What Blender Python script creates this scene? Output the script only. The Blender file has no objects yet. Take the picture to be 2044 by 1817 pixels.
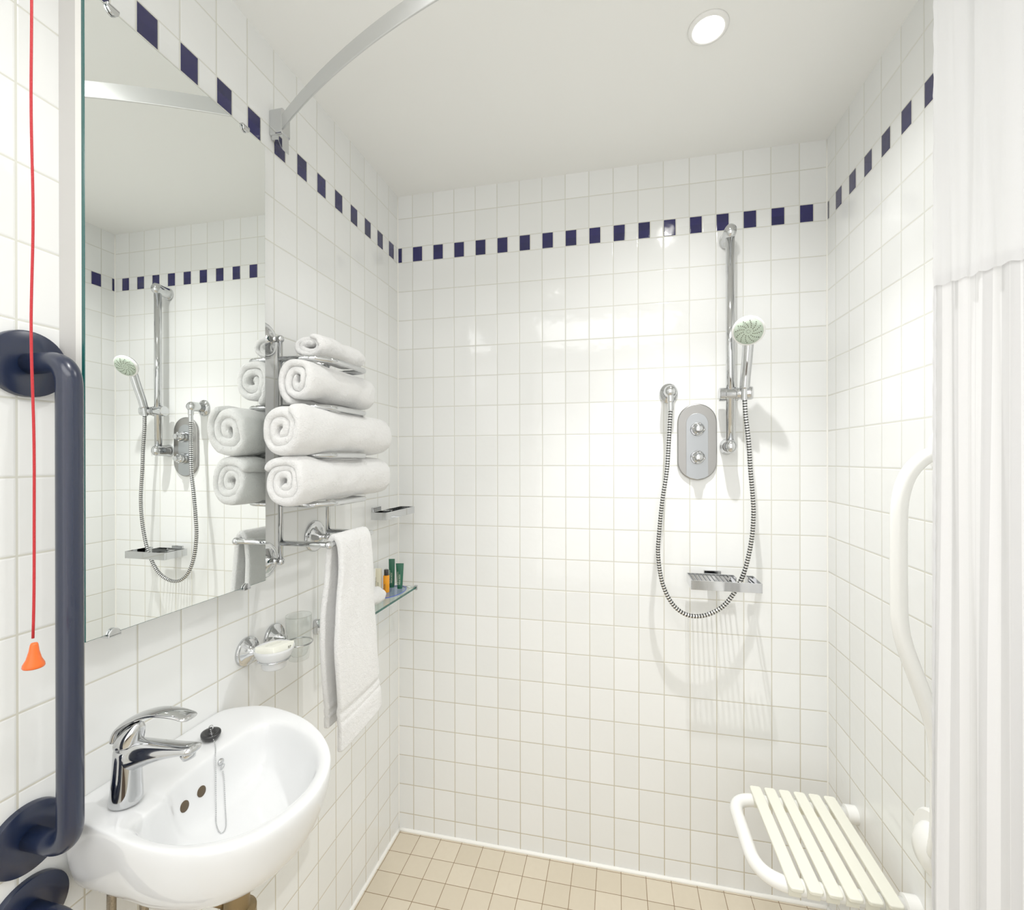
import bpy, bmesh, math, random
from mathutils import Vector, Matrix, noise
random.seed(7)
PI = math.pi
COL = bpy.context.scene.collection
V = Vector

# ------------------------------------------------------------------ nodes / materials
class NT:
    def __init__(s, m):
        m.use_nodes = True
        s.t = m.node_tree; s.n = s.t.nodes; s.l = s.t.links
        s.n.clear()
        s.out = s.n.new('ShaderNodeOutputMaterial')
    def new(s, k, **kw):
        n = s.n.new(k)
        for a, b in kw.items(): setattr(n, a, b)
        return n
    def put(s, sock, v):
        if hasattr(v, 'is_linked') or isinstance(v, bpy.types.NodeSocket): s.l.new(v, sock)
        else: sock.default_value = v
    def m(s, op, a, b=0.0, c=0.0, clamp=False):
        n = s.new('ShaderNodeMath', operation=op, use_clamp=clamp)
        s.put(n.inputs[0], a); s.put(n.inputs[1], b)
        if len(n.inputs) > 2: s.put(n.inputs[2], c)
        return n.outputs[0]
    def mixc(s, f, a, b):
        n = s.new('ShaderNodeMix', data_type='RGBA')
        s.put(n.inputs[0], f); s.put(n.inputs[6], a); s.put(n.inputs[7], b)
        return n.outputs[2]
    def noise(s, scale, detail=2, vec=None, rough=.5):
        n = s.new('ShaderNodeTexNoise'); n.inputs['Scale'].default_value = scale
        n.inputs['Detail'].default_value = detail; n.inputs['Roughness'].default_value = rough
        if vec is None: vec = s.new('ShaderNodeTexCoord').outputs['Object']
        s.l.new(vec, n.inputs['Vector'])
        return n.outputs[0]
    def bump(s, h, strength=1, dist=.001, normal=None):
        n = s.new('ShaderNodeBump'); n.inputs['Strength'].default_value = strength
        n.inputs['Distance'].default_value = dist; s.l.new(h, n.inputs['Height'])
        if normal is not None: s.l.new(normal, n.inputs['Normal'])
        return n.outputs[0]
    def pbsdf(s, col, rough=.5, metal=0, spec=.5, normal=None, **kw):
        b = s.new('ShaderNodeBsdfPrincipled')
        s.put(b.inputs['Base Color'], col if not isinstance(col, tuple) else (*col, 1)[:4])
        s.put(b.inputs['Roughness'], rough); b.inputs['Metallic'].default_value = metal
        b.inputs['Specular IOR Level'].default_value = spec
        for k, v in kw.items(): s.put(b.inputs[k.replace('_', ' ')], v)
        if normal is not None: s.l.new(normal, b.inputs['Normal'])
        return b.outputs[0]
    def done(s, sh): s.l.new(sh, s.out.inputs['Surface'])

def mat(name, col, rough=.5, metal=0, spec=.5, bumpscale=None, bstr=.3, bdist=.001, var=None, **kw):
    m = bpy.data.materials.new(name); t = NT(m)
    nrm = None
    if bumpscale: nrm = t.bump(t.noise(bumpscale, 3), bstr, bdist)
    c = col
    if var:
        c = t.mixc(t.noise(var, 3), (*[x*.93 for x in col], 1), (*[min(1, x*1.04) for x in col], 1))
    t.done(t.pbsdf(c, rough, metal, spec, nrm, **kw))
    return m

def tile_mat(name, axis, sign, u0):
    m = bpy.data.materials.new(name); t = NT(m)
    co = t.new('ShaderNodeTexCoord').outputs['Object']
    sp = t.new('ShaderNodeSeparateXYZ'); t.l.new(co, sp.inputs[0])
    u = t.m('ADD', t.m('MULTIPLY', sp.outputs[axis], sign), u0)
    z = sp.outputs['Z']
    W, H, G = .075, .1, .0026
    uu = t.m('DIVIDE', u, W); fu = t.m('FRACT', t.m('ADD', uu, 100.0))
    du = t.m('MULTIPLY', t.m('MINIMUM', fu, t.m('SUBTRACT', 1.0, fu)), W)
    above = t.m('GREATER_THAN', z, 1.985)
    z2 = t.m('SUBTRACT', t.m('SUBTRACT', z, .059), t.m('MULTIPLY', above, .0516))
    zz = t.m('DIVIDE', z2, H); fz = t.m('FRACT', t.m('ADD', zz, 50.0))
    dz = t.m('MULTIPLY', t.m('MINIMUM', fz, t.m('SUBTRACT', 1.0, fz)), H)
    band = t.m('MULTIPLY', t.m('GREATER_THAN', z, 1.959), t.m('LESS_THAN', z, 2.0106))
    # inside the band: an extra joint half way, and no joint from the shifted grid
    dh = t.m('ADD', t.m('ABSOLUTE', t.m('SUBTRACT', t.m('MULTIPLY', fu, W), .0365)), t.m('MULTIPLY', t.m('SUBTRACT', 1.0, band), 1.0))
    dz_b = t.m('MINIMUM', t.m('ABSOLUTE', t.m('SUBTRACT', z, 1.959)), t.m('ABSOLUTE', t.m('SUBTRACT', z, 2.0106)))
    dzz = t.m('ADD', t.m('MULTIPLY', dz, t.m('SUBTRACT', 1.0, band)), t.m('MULTIPLY', dz_b, band))
    d = t.m('MINIMUM', t.m('MINIMUM', du, dzz), dh)
    grout = t.m('LESS_THAN', d, G/2)
    blue = t.m('MULTIPLY', band, t.m('LESS_THAN', t.m('MULTIPLY', fu, W), .0365))
    # per tile tint
    cmb = t.new('ShaderNodeCombineXYZ'); t.l.new(t.m('FLOOR', uu), cmb.inputs[0]); t.l.new(t.m('FLOOR', zz), cmb.inputs[1])
    wn = t.new('ShaderNodeTexWhiteNoise', noise_dimensions='2D'); t.l.new(cmb.outputs[0], wn.inputs['Vector'])
    white = t.mixc(wn.outputs['Value'], (.79, .80, .785, 1), (.835, .845, .835, 1))
    zf = t.m('SUBTRACT', 1.0, t.m('MULTIPLY', z, .75), clamp=True)
    gcol = t.mixc(zf, (.63, .63, .565, 1), (.52, .465, .345, 1))
    bl = t.mixc(wn.outputs['Value'], (.006, .0055, .058, 1), (.010, .008, .085, 1))
    col = t.mixc(grout, t.mixc(blue, white, bl), gcol)
    rough = t.m('ADD', .09, t.m('MULTIPLY', grout, .7))
    edge = t.new('ShaderNodeMapRange', interpolation_type='SMOOTHSTEP')
    t.l.new(d, edge.inputs['Value']); edge.inputs['From Min'].default_value = G*.35; edge.inputs['From Max'].default_value = .0034
    n1 = t.bump(t.noise(34, 1), .12, .004)
    n2 = t.bump(edge.outputs['Result'], .4, .0010, n1)
    t.done(t.pbsdf(col, rough, 0, .5, n2))
    return m

def floor_mat():
    m = bpy.data.materials.new('beige_floor_tile'); t = NT(m)
    co = t.new('ShaderNodeTexCoord').outputs['Object']
    sp = t.new('ShaderNodeSeparateXYZ'); t.l.new(co, sp.inputs[0])
    ds = []; cells = []
    for ax, o in (('X', -.0847), ('Y', .0869)):
        uu = t.m('DIVIDE', t.m('ADD', sp.outputs[ax], o), .074)
        fu = t.m('FRACT', t.m('ADD', uu, 100.0)); cells.append(t.m('FLOOR', uu))
        ds.append(t.m('MULTIPLY', t.m('MINIMUM', fu, t.m('SUBTRACT', 1.0, fu)), .074))
    d = t.m('MINIMUM', *ds)
    grout = t.m('LESS_THAN', d, .0009)
    cmb = t.new('ShaderNodeCombineXYZ'); t.l.new(cells[0], cmb.inputs[0]); t.l.new(cells[1], cmb.inputs[1])
    wn = t.new('ShaderNodeTexWhiteNoise', noise_dimensions='2D'); t.l.new(cmb.outputs[0], wn.inputs['Vector'])
    a = t.mixc(wn.outputs['Value'], (.60, .525, .40, 1), (.67, .595, .465, 1))
    a = t.mixc(t.m('MULTIPLY', t.noise(60, 4), .35), a, (.53, .45, .33, 1))
    col = t.mixc(grout, a, (.21, .13, .06, 1))
    e = t.new('ShaderNodeMapRange'); t.l.new(d, e.inputs['Value']); e.inputs['From Max'].default_value = .002
    t.done(t.pbsdf(col, .42, 0, .4, t.bump(e.outputs['Result'], .5, .0008)))
    return m

def thin_glass(name, tint=(1, 1, 1), refl=.12, ior=1.5):
    m = bpy.data.materials.new(name); t = NT(m)
    tr = t.new('ShaderNodeBsdfTransparent'); tr.inputs[0].default_value = (*tint, 1)
    gl = t.new('ShaderNodeBsdfGlossy'); gl.inputs['Roughness'].default_value = .02
    lw = t.new('ShaderNodeLayerWeight'); lw.inputs[0].default_value = .5
    fc = t.m('POWER', lw.outputs['Facing'], 5.0)
    mx = t.new('ShaderNodeMixShader')
    t.l.new(t.m('ADD', t.m('MULTIPLY', fc, .55), refl, clamp=True), mx.inputs[0]); t.l.new(tr.outputs[0], mx.inputs[1]); t.l.new(gl.outputs[0], mx.inputs[2])
    t.done(mx.outputs[0]); return m

def cloth_mat(name, col, stripe=False, trans=.35):
    m = bpy.data.materials.new(name); t = NT(m)
    c = (*col, 1)
    rough = 1.0
    if stripe:
        uv = t.new('ShaderNodeUVMap'); sp = t.new('ShaderNodeSeparateXYZ'); t.l.new(uv.outputs[0], sp.inputs[0])
        f = t.m('FRACT', t.m('MULTIPLY', sp.outputs[0], 12.5))
        f2 = t.m('FRACT', t.m('MULTIPLY', sp.outputs[0], 5.1))
        st = t.m('ABSOLUTE', t.m('SUBTRACT', t.m('GREATER_THAN', f, .48), t.m('GREATER_THAN', f2, .82)))
        c = t.mixc(st, (*[x*.86 for x in col], 1), (*[min(1, x*1.04) for x in col], 1))
    nrm = t.bump(t.noise(900, 2), .25, .0005)
    d = t.new('ShaderNodeBsdfDiffuse'); t.put(d.inputs[0], c); t.l.new(nrm, d.inputs['Normal'])
    tl = t.new('ShaderNodeBsdfTranslucent'); t.put(tl.inputs[0], c)
    mx = t.new('ShaderNodeMixShader'); mx.inputs[0].default_value = trans
    t.l.new(d.outputs[0], mx.inputs[1]); t.l.new(tl.outputs[0], mx.inputs[2])
    t.done(mx.outputs[0]); return m

def terry_mat():
    m = bpy.data.materials.new('white_terry'); t = NT(m)
    n = t.noise(520, 3, rough=.7); n2 = t.noise(110, 3)
    nr = t.bump(n, 1.0, .0032, t.bump(n2, .8, .0035))
    c = t.mixc(n, (.90, .895, .87, 1), (.97, .97, .965, 1))
    t.done(t.pbsdf(c, .95, 0, .05, nr, Sheen_Weight=.35)); return m

def hose_mat(name, a, b, scale):
    # helical bands along v of the uv map
    m = bpy.data.materials.new(name); t = NT(m)
    uv = t.new('ShaderNodeUVMap'); sp = t.new('ShaderNodeSeparateXYZ'); t.l.new(uv.outputs[0], sp.inputs[0])
    f = t.m('FRACT', t.m('MULTIPLY', sp.outputs[1], scale))
    tri = t.m('MULTIPLY', t.m('ABSOLUTE', t.m('SUBTRACT', f, .5)), 2.0)
    col = t.mixc(t.m('GREATER_THAN', tri, .62), (*a, 1), (*b, 1))
    t.done(t.pbsdf(col, .18, 1, .5, t.bump(tri, .8, .001))); return m

M = {}
M['tile_back'] = tile_mat('white_wall_tile', 'X', 1, -.0553)
M['tile_left'] = tile_mat('white_wall_tile_side', 'Y', 1, .064)
M['tile_right'] = tile_mat('white_wall_tile_side', 'Y', -1, -.0509)
M['floor'] = floor_mat()
M['ceiling'] = mat('cream_ceiling_paint', (.88, .885, .865), .8, bumpscale=6, bstr=.05, spec=.2)
M['plaster'] = mat('plain_plaster', (.78, .77, .74), .7)
M['backing'] = mat('grey_painted_board', (.55, .54, .52), .6)
M['sealant'] = mat('white_sealant', (.88, .87, .82), .45, bumpscale=80, bstr=.2)
M['door'] = mat('dark_door_wood', (.10, .065, .045), .4, bumpscale=12, bstr=.1)
M['chrome'] = mat('polished_chrome', (.60, .61, .62), .06, 1)
M['brushed'] = mat('brushed_steel', (.36, .355, .345), .28, 1, bumpscale=200, bstr=.06)
M['satin'] = mat('satin_aluminium', (.66, .67, .67), .46, 1)
M['panel'] = mat('satin_panel', (.42, .44, .46), .3, 1)
M['navy'] = mat('navy_coated_metal', (.0055, .011, .034), .27, 0, .6, bumpscale=300, bstr=.05, bdist=.0004)
M['whitecoat'] = mat('white_coated_metal', (.86, .86, .83), .22)
M['ceramic'] = mat('white_vitreous_china', (.76, .77, .775), .06, 0, .6)
M['slat'] = mat('ivory_plastic', (.79, .785, .68), .35)
M['rubber'] = mat('black_rubber', (.012, .012, .013), .3)
M['dark'] = mat('dark_hole', (.07, .045, .02), .6)
M['red'] = mat('red_cord', (.50, .004, .010), .55, bumpscale=900, bstr=.8)
M['orange'] = mat('orange_plastic', (.80, .12, .008), .3)
M['greentube'] = mat('green_tube', (.008, .10, .052), .32)
M['whitetube'] = mat('white_tube', (.84, .84, .80), .35)
M['creambox'] = mat('cream_card', (.82, .77, .58), .6)
M['soapbox'] = mat('ivory_card', (.90, .90, .80), .5)
M['amber'] = mat('orange_liquid_plastic', (.95, .34, .01), .15)
M['blackcap'] = mat('black_cap', (.015, .014, .012), .25)
M['inkdark'] = mat('dark_ink', (.07, .06, .04), .6)
M['inklight'] = mat('pale_ink', (.60, .72, .55), .6)
M['inkgrey2'] = mat('nozzle_grey', (.12, .12, .08), .5)
M['inkgrey'] = mat('grey_ink', (.55, .55, .47), .6)
M['face'] = mat('pale_green_plastic', (.50, .60, .49), .3)
M['whiteplastic'] = mat('white_plastic', (.86, .86, .84), .25)
M['frost'] = mat('frosted_glass', (.93, .94, .94), .35, 0, .5, Transmission_Weight=.35, Emission_Strength=0.0)
M['glass'] = thin_glass('clear_glass', (.96, .97, .965), .06)
M['shelfglass'] = thin_glass('shelf_glass', (.90, .955, .93), .05)
M['glassedge'] = mat('green_glass_edge', (.004, .085, .065), .15)
M['tray'] = thin_glass('blue_tinted_acrylic', (.72, .78, .93), .06)
M['trayedge'] = mat('blue_acrylic_edge', (.05, .09, .50), .2)
M['terry'] = terry_mat()
M['voile'] = cloth_mat('plain_white_voile', (.84, .84, .845), False, .42)
M['stripe'] = cloth_mat('striped_satin', (.84, .835, .84), True, .35)
M['hose'] = hose_mat('ribbed_chrome_hose', (.72, .72, .72), (.02, .02, .02), 1/.0076)
M['braid'] = mat('braided_steel', (.33, .28, .21), .4, 1, bumpscale=500, bstr=1)
M['brass'] = mat('tarnished_brass', (.28, .20, .10), .45, .8, bumpscale=90, bstr=.6, var=60)
M['mirrorglass'] = mat('mirror_silvering', (.90, .925, .91), 0.0, 1)
M['mirroredge'] = mat('mirror_edge_glass', (.01, .09, .085), .2)
M['timber'] = mat('white_painted_batten', (.82, .81, .77), .5, bumpscale=40, bstr=.1)

# ------------------------------------------------------------------ mesh helpers
def finish(name, bm, m, parent=None, smooth=True, uv=False, bevel=0, bseg=2, sub=0, solid=0, angle=None):
    off = parent.matrix_world_loc if hasattr(parent, 'matrix_world_loc') else (root_loc(parent) if parent else V((0, 0, 0)))
    bmesh.ops.recalc_face_normals(bm, faces=bm.faces[:])
    for v in bm.verts: v.co -= off
    me = bpy.data.meshes.new(name); bm.to_mesh(me); bm.free()
    if smooth:
        for p in me.polygons: p.use_smooth = True
    o = bpy.data.objects.new(name, me); COL.objects.link(o)
    if isinstance(m, (list, tuple)):
        for k in m: me.materials.append(k)
    else: me.materials.append(m)
    if parent: o.parent = parent
    if solid:
        md = o.modifiers.new('solid', 'SOLIDIFY'); md.thickness = solid; md.offset = 0
    if bevel:
        md = o.modifiers.new('bevel', 'BEVEL'); md.width = bevel; md.segments = bseg; md.limit_method = 'ANGLE'; md.angle_limit = math.radians(40)
        md.harden_normals = False
    if sub:
        md = o.modifiers.new('sub', 'SUBSURF'); md.levels = sub; md.render_levels = sub
    if smooth and angle:
        me.set_sharp_from_angle(angle=math.radians(angle))
    return o

def root_loc(o):
    l = V((0, 0, 0))
    while o: l += o.location; o = o.parent
    return l

def thing(name, label, cat, loc, group=None):
    o = bpy.data.objects.new(name, None); COL.objects.link(o); o.location = loc
    o.empty_display_size = .02
    o['label'] = label; o['category'] = cat
    if group: o['group'] = group
    return o
def tag(o, label, cat, group=None):
    o['label'] = label; o['category'] = cat
    if group: o['group'] = group
    return o
def struct(name, bm, m, **kw):
    o = finish(name, bm, m, **kw); o['kind'] = 'structure'; return o

def frame(d):
    d = d.normalized(); a = V((0, 0, 1)) if abs(d.z) < .9 else V((1, 0, 0))
    x = d.cross(a).normalized(); return x, d.cross(x).normalized()

def add_box(bm, a, b):
    xs = (a[0], b[0]); ys = (a[1], b[1]); zs = (a[2], b[2])
    v = [bm.verts.new((x, y, z)) for x in xs for y in ys for z in zs]
    for f in ((0, 1, 3, 2), (4, 6, 7, 5), (0, 4, 5, 1), (2, 3, 7, 6), (0, 2, 6, 4), (1, 5, 7, 3)):
        bm.faces.new([v[i] for i in f])
def box(a, b):
    bm = bmesh.new(); add_box(bm, a, b); return bm

def smooth_path(pts, n=8, closed=False):
    P = [V(p) for p in pts]; out = []; N = len(P)
    for i in range(N if closed else N-1):
        p1 = P[i]; p2 = P[(i+1) % N]
        p0 = P[(i-1) % N] if closed or i > 0 else p1*2-p2
        p3 = P[(i+2) % N] if closed or i+2 < N else p2*2-p1
        for k in range(n):
            t = k/n
            out.append(.5*((2*p1)+(p2-p0)*t+(2*p0-5*p1+4*p2-p3)*t*t+(-p0+3*p1-3*p2+p3)*t**3))
    if not closed: out.append(P[-1])
    return out

def round_path(pts, rad, n=8):
    """polyline with circular-ish rounded corners"""
    P = [V(p) for p in pts]; out = [P[0]]
    for i in range(1, len(P)-1):
        a = (P[i-1]-P[i]); b = (P[i+1]-P[i])
        r = rad[i-1] if isinstance(rad, (list, tuple)) else rad
        r = min(r, a.length*.49, b.length*.49)
        s = P[i]+a.normalized()*r; e = P[i]+b.normalized()*r
        for k in range(n+1):
            t = k/n
            out.append(s*(1-t)**2+P[i]*2*t*(1-t)+e*t*t)
    out.append(P[-1]); return out

def add_tube(bm, pts, r, seg=16, caps=True, closed=False, uvl=None, scale=(1, 1)):
    P = [V(p) for p in pts]; N = len(P)
    rr = r if isinstance(r, (list, tuple)) else [r]*N
    t0 = (P[1]-P[0]).normalized(); x, y = frame(t0)
    rings = []; L = [0]
    for i in range(1, N): L.append(L[-1]+(P[i]-P[i-1]).length)
    for i in range(N):
        if closed: t = (P[(i+1) % N]-P[i-1]).normalized()
        else: t = ((P[min(i+1, N-1)]-P[max(i-1, 0)])).normalized()
        x = (x-t*x.dot(t)).normalized(); y = t.cross(x)
        rings.append([bm.verts.new(P[i]+(x*math.cos(2*PI*k/seg)*scale[0]+y*math.sin(2*PI*k/seg)*scale[1])*rr[i]) for k in range(seg)])
    R = range(N) if closed else range(N-1)
    for i in R:
        a = rings[i]; b = rings[(i+1) % N]
        for k in range(seg):
            f = bm.faces.new((a[k], a[(k+1) % seg], b[(k+1) % seg], b[k]))
            if uvl is not None:
                l2 = L[(i+1) % N] if (i+1) < N else L[-1]
                for lp, q in zip(f.loops, ((k/seg, L[i]), ((k+1)/seg, L[i]), ((k+1)/seg, l2), (k/seg, l2))):
                    lp[uvl].uv = q
    if caps and not closed:
        bm.faces.new(rings[0][::-1]); bm.faces.new(rings[-1])
def tube(pts, r, seg=16, **kw):
    bm = bmesh.new(); add_tube(bm, pts, r, seg, **kw); return bm

def add_lathe(bm, c, axis, prof, seg=40, sx=1, sy=1, xdir=None):
    c = V(c); d = V(axis).normalized(); x, y = frame(d)
    if xdir is not None: x = V(xdir).normalized(); y = d.cross(x)
    rings = []
    for r, h in prof:
        if r < 1e-6: rings.append([bm.verts.new(c+d*h)])
        else: rings.append([bm.verts.new(c+d*h+(x*math.cos(2*PI*k/seg)*sx+y*math.sin(2*PI*k/seg)*sy)*r) for k in range(seg)])
    for a, b in zip(rings, rings[1:]):
        if len(a) == 1 and len(b) == 1: continue
        for k in range(seg):
            k2 = (k+1) % seg
            if len(a) == 1: bm.faces.new((a[0], b[k2], b[k]))
            elif len(b) == 1: bm.faces.new((a[k], a[k2], b[0]))
            else: bm.faces.new((a[k], a[k2], b[k2], b[k]))
    if len(rings[0]) > 1: bm.faces.new(rings[0][::-1])
    if len(rings[-1]) > 1: bm.faces.new(rings[-1])
def lathe(*a, **k):
    bm = bmesh.new(); add_lathe(bm, *a, **k); return bm

def add_prism(bm, outline, d, th):
    """outline: list of points (3d), extruded along d by th"""
    d = V(d).normalized()*th
    a = [bm.verts.new(V(p)) for p in outline]; b = [bm.verts.new(V(p)+d) for p in outline]
    n = len(a)
    bm.faces.new(a[::-1]); bm.faces.new(b)
    for k in range(n): bm.faces.new((a[k], a[(k+1) % n], b[(k+1) % n], b[k]))
def prism(*a):
    bm = bmesh.new(); add_prism(bm, *a); return bm

def add_sphere(bm, c, r, seg=20, rings=12, scale=(1, 1, 1)):
    bmesh.ops.create_uvsphere(bm, u_segments=seg, v_segments=rings, radius=r,
                              matrix=Matrix.Translation(V(c)) @ Matrix.Diagonal((*scale, 1)))

def lettering(txt, size, origin, xdir, ydir, m, parent, name='lettering', align='LEFT'):
    cu = bpy.data.curves.new('txt', 'FONT'); cu.body = txt; cu.size = size; cu.extrude = .0001; cu.align_x = align
    o = bpy.data.objects.new('txt', cu); COL.objects.link(o)
    dg = bpy.context.evaluated_depsgraph_get()
    me = bpy.data.meshes.new_from_object(o.evaluated_get(dg))
    bpy.data.objects.remove(o)
    x = V(xdir).normalized(); y = V(ydir).normalized(); n = x.cross(y)
    R = Matrix((x, y, n)).transposed().to_4x4()
    me.transform(Matrix.Translation(V(origin)-root_loc(parent)) @ R)
    me.name = name; me.materials.clear(); me.materials.append(m)
    ob = bpy.data.objects.new(name, me); COL.objects.link(ob); ob.parent = parent
    return ob

# ------------------------------------------------------------------ room
WX, CZ = 1.3267, 2.189
YN = -2.45
struct('floor', box((-.1, YN-.1, -.1), (WX+.1, .1, 0)), M['floor'], smooth=False)
struct('ceiling', box((-.1, YN-.1, CZ), (WX+.1, .1, CZ+.1)), M['ceiling'], smooth=False)
struct('wall_back', box((-.1, 0, 0), (WX+.1, .1, CZ)), M['tile_back'], smooth=False)
struct('wall_left', box((-.1, YN, 0), (0, 0, CZ)), M['tile_left'], smooth=False)
struct('wall_right', box((WX, YN, 0), (WX+.1, 0, CZ)), M['tile_right'], smooth=False)
struct('wall_front', box((-.1, YN-.1, 0), (WX+.1, YN, CZ)), M['plaster'], smooth=False)
d = struct('door_1', box((.35, YN-.005, 0), (1.1, YN+.03, 1.9)), M['door'], smooth=False, bevel=.004)
finish('door_handle', tube(round_path([(.42, YN+.02, 1.0), (.42, YN+.07, 1.0), (.53, YN+.07, 1.0)], .015), .008), M['chrome'], d)
def bead(name, pts, r=.0045, jit=.0006, step=.03):
    P = [V(p) for p in pts]; out = []
    for a, b in zip(P, P[1:]):
        n = max(2, int((b-a).length/step))
        for k in range(n):
            q = a.lerp(b, k/n); out.append(q)
    out.append(P[-1])
    rr = [r*(1+.22*noise.noise(q*37)) for q in out]
    return struct(name, tube(out, rr, 10), M['sealant'])
bead('trim_1', [(0.001, -1.35, .001), (.001, -.001, .001)], .0065)
bead('trim_2', [(.001, -.001, .001), (WX-.001, -.001, .001)], .0065)
bead('trim_3', [(WX-.001, -.001, .001), (WX-.001, -1.3, .001)], .0065)
bead('trim_4', [(.0005, -.0005, .004), (.0005, -.0005, CZ-.002)], .0022)
bead('trim_5', [(WX-.0005, -.0005, .004), (WX-.0005, -.0005, CZ-.002)], .0026)

# ------------------------------------------------------------------ mirror on its white backing
MX, MY0, MY1, MZ0, MZ1 = .0445, -.993, -.667, 1.035, 1.918
mr = thing('wall_mirror', 'tall frameless rectangular mirror standing off the left wall above the washbasin', 'mirror', (0, (MY0+MY1)/2, MZ0))
finish('backing_board', box((.0, MY0, MZ0+.002), (.029, MY1-.006, MZ1-.002)), M['backing'], mr, smooth=False)
finish('batten', box((.029, MY0, MZ0+.002), (.0395, MY1-.006, MZ1-.002)), M['timber'], mr, smooth=False)
finish('glass_edge', box((.0395, MY0, MZ0), (MX-.0006, MY1, MZ1)), M['mirroredge'], mr, smooth=False)
finish('glass', box((MX-.0006, MY0+.0008, MZ0+.0008), (MX, MY1-.0008, MZ1-.0008)), M['mirrorglass'], mr, smooth=False)
for y in (-.958, -.719):
    for z, s in ((MZ0, 1), (MZ1, -1)):
        out = [(MX+.0005, y+.0085*math.cos(a), z-.003*s+s*.011*math.sin(a)) for a in [PI*k/12 for k in range(13)]]
        bm = prism(out, (1, 0, 0), .0035)
        add_box(bm, (.03, y-.0085, z-.0045 if s > 0 else z+.0008), (MX+.004, y+.0085, z-.0008 if s > 0 else z+.0045))
        finish('clip', bm, M['chrome'], mr, smooth=False, bevel=.0008)

# ------------------------------------------------------------------ navy grab rails
def rose(bm, c, axis, r, t=.009, dome=.0):
    add_lathe(bm, c, axis, [(r, 0), (r, t*.7), (r*.985, t*.92), (r*.95, t), (r*.5, t+dome*.8), (0, t+dome)], 48)
GY, GX, GR = -1.030, .0736, .0132
g = thing('grab_rail', 'long vertical navy blue grab rail beside the mirror and washbasin', 'grab rail', (0, GY, .8))
zt, zb = 1.404, .796
finish('rail_tube', tube(round_path([(.006, GY, zt), (GX, GY, zt), (GX, GY, zb), (.006, GY, zb)], .048, 12), GR, 28), M['navy'], g)
for z in (zt, zb):
    bm = bmesh.new(); rose(bm, (.0, GY, z), (1, 0, 0), .0425); finish('flange', bm, M['navy'], g, angle=40)
g = thing('grab_rail', 'second navy blue rail whose round flange shows at the bottom left corner', 'grab rail', (0, GY, .1))
zt, zb = .700, .12
finish('rail_tube', tube(round_path([(.006, GY, zt), (GX+.004, GY, zt), (GX+.004, GY, zb), (.006, GY, zb)], .048, 12), GR, 28), M['navy'], g)
for z in (zt, zb):
    bm = bmesh.new(); rose(bm, (.0, GY, z), (1, 0, 0), .0425); finish('flange', bm, M['navy'], g, angle=40)

# ------------------------------------------------------------------ emergency pull cord
pc = thing('pull_cord', 'red emergency pull cord with orange toggle hanging in front of the navy rail', 'pull cord', (.126, -1.099, 1.07))
pts = []
for k in range(60):
    z = 1.088+(CZ-.02-1.088)*k/59
    pts.append((.126+.0012*math.sin(z*11)+.0008*math.sin(z*29+1), -1.099+.001*math.sin(z*17), z))
finish('cord', tube(pts, .00125, 10), M['red'], pc)
finish('toggle', lathe((.1262, -1.099, 1.0565), (.04, .0, 1), [(0, .003), (.0062, .002), (.0085, 0), (.0092, .0012), (.0088, .004), (.0062, .0095), (.0042, .018), (.0034, .0245), (.0026, .0265), (0, .027)], 32), M['orange'], pc)
finish('ceiling_switch', lathe((.126, -1.099, CZ), (0, 0, -1), [(.03, 0), (.03, .012), (.024, .02), (.006, .024), (0, .024)], 32), M['whiteplastic'], pc)

# ------------------------------------------------------------------ washbasin
ANG = 72
BC = V((.165, -.868, 0))
outer = [(0, -.994), (.037, -1.001), (.09, -1.009), (.15, -1.018), (.214, -1.017), (.271, -.998), (.305, -.962), (.321, -.905), (.312, -.850), (.283, -.800), (.236, -.757), (.185, -.727), (.13, -.708), (.070, -.700), (.030, -.713), (0, -.735), (0, -.78), (0, -.855), (0, -.95)]
inner = [(.118, -.990), (.16, -1.002), (.214, -.998), (.262, -.974), (.288, -.935), (.297, -.89), (.287, -.84), (.257, -.797), (.214, -.765), (.16, -.742), (.115, -.741), (.098, -.765), (.092, -.82), (.093, -.88), (.096, -.918), (.112, -.945)]
def radial(poly, c):
    P = smooth_path([(x, y, 0) for x, y in poly], 10, closed=True)
    out = []
    for k in range(ANG):
        a = 2*PI*k/ANG; dx, dy = math.cos(a), math.sin(a); best = 0
        for i in range(len(P)):
            p = P[i]-c; q = P[(i+1) % len(P)]-c
            ex, ey = q.x-p.x, q.y-p.y
            den = dx*ey-dy*ex
            if abs(den) < 1e-12: continue
            t = (p.x*ey-p.y*ex)/den; s = (p.x*dy-p.y*dx)/den
            if t > 0 and -1e-6 <= s <= 1+1e-6: best = max(best, t)
        out.append(V((dx*best, dy*best, 0)))
    return out
RO = radial(outer, BC); RI = radial(inner, BC)
ZR = .800
spec = [('o', .10, .672), ('o', .36, .674), ('o', .58, .684), ('o', .76, .703), ('o', .88, .728), ('o', .955, .757), ('o', .995, .782), ('o', 1.0, .793), ('o', .994, .8), ('o', .978, .8035),
        ('m', .34, .8025), ('m', .75, .800), ('i', 1.0, .7975), ('i', .965, .791), ('i', .93, .775), ('i', .88, .750), ('i', .78, .727), ('i', .60, .713), ('i', .35, .706), ('i', .09, .704)]
bm = bmesh.new(); rings = []
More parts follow.
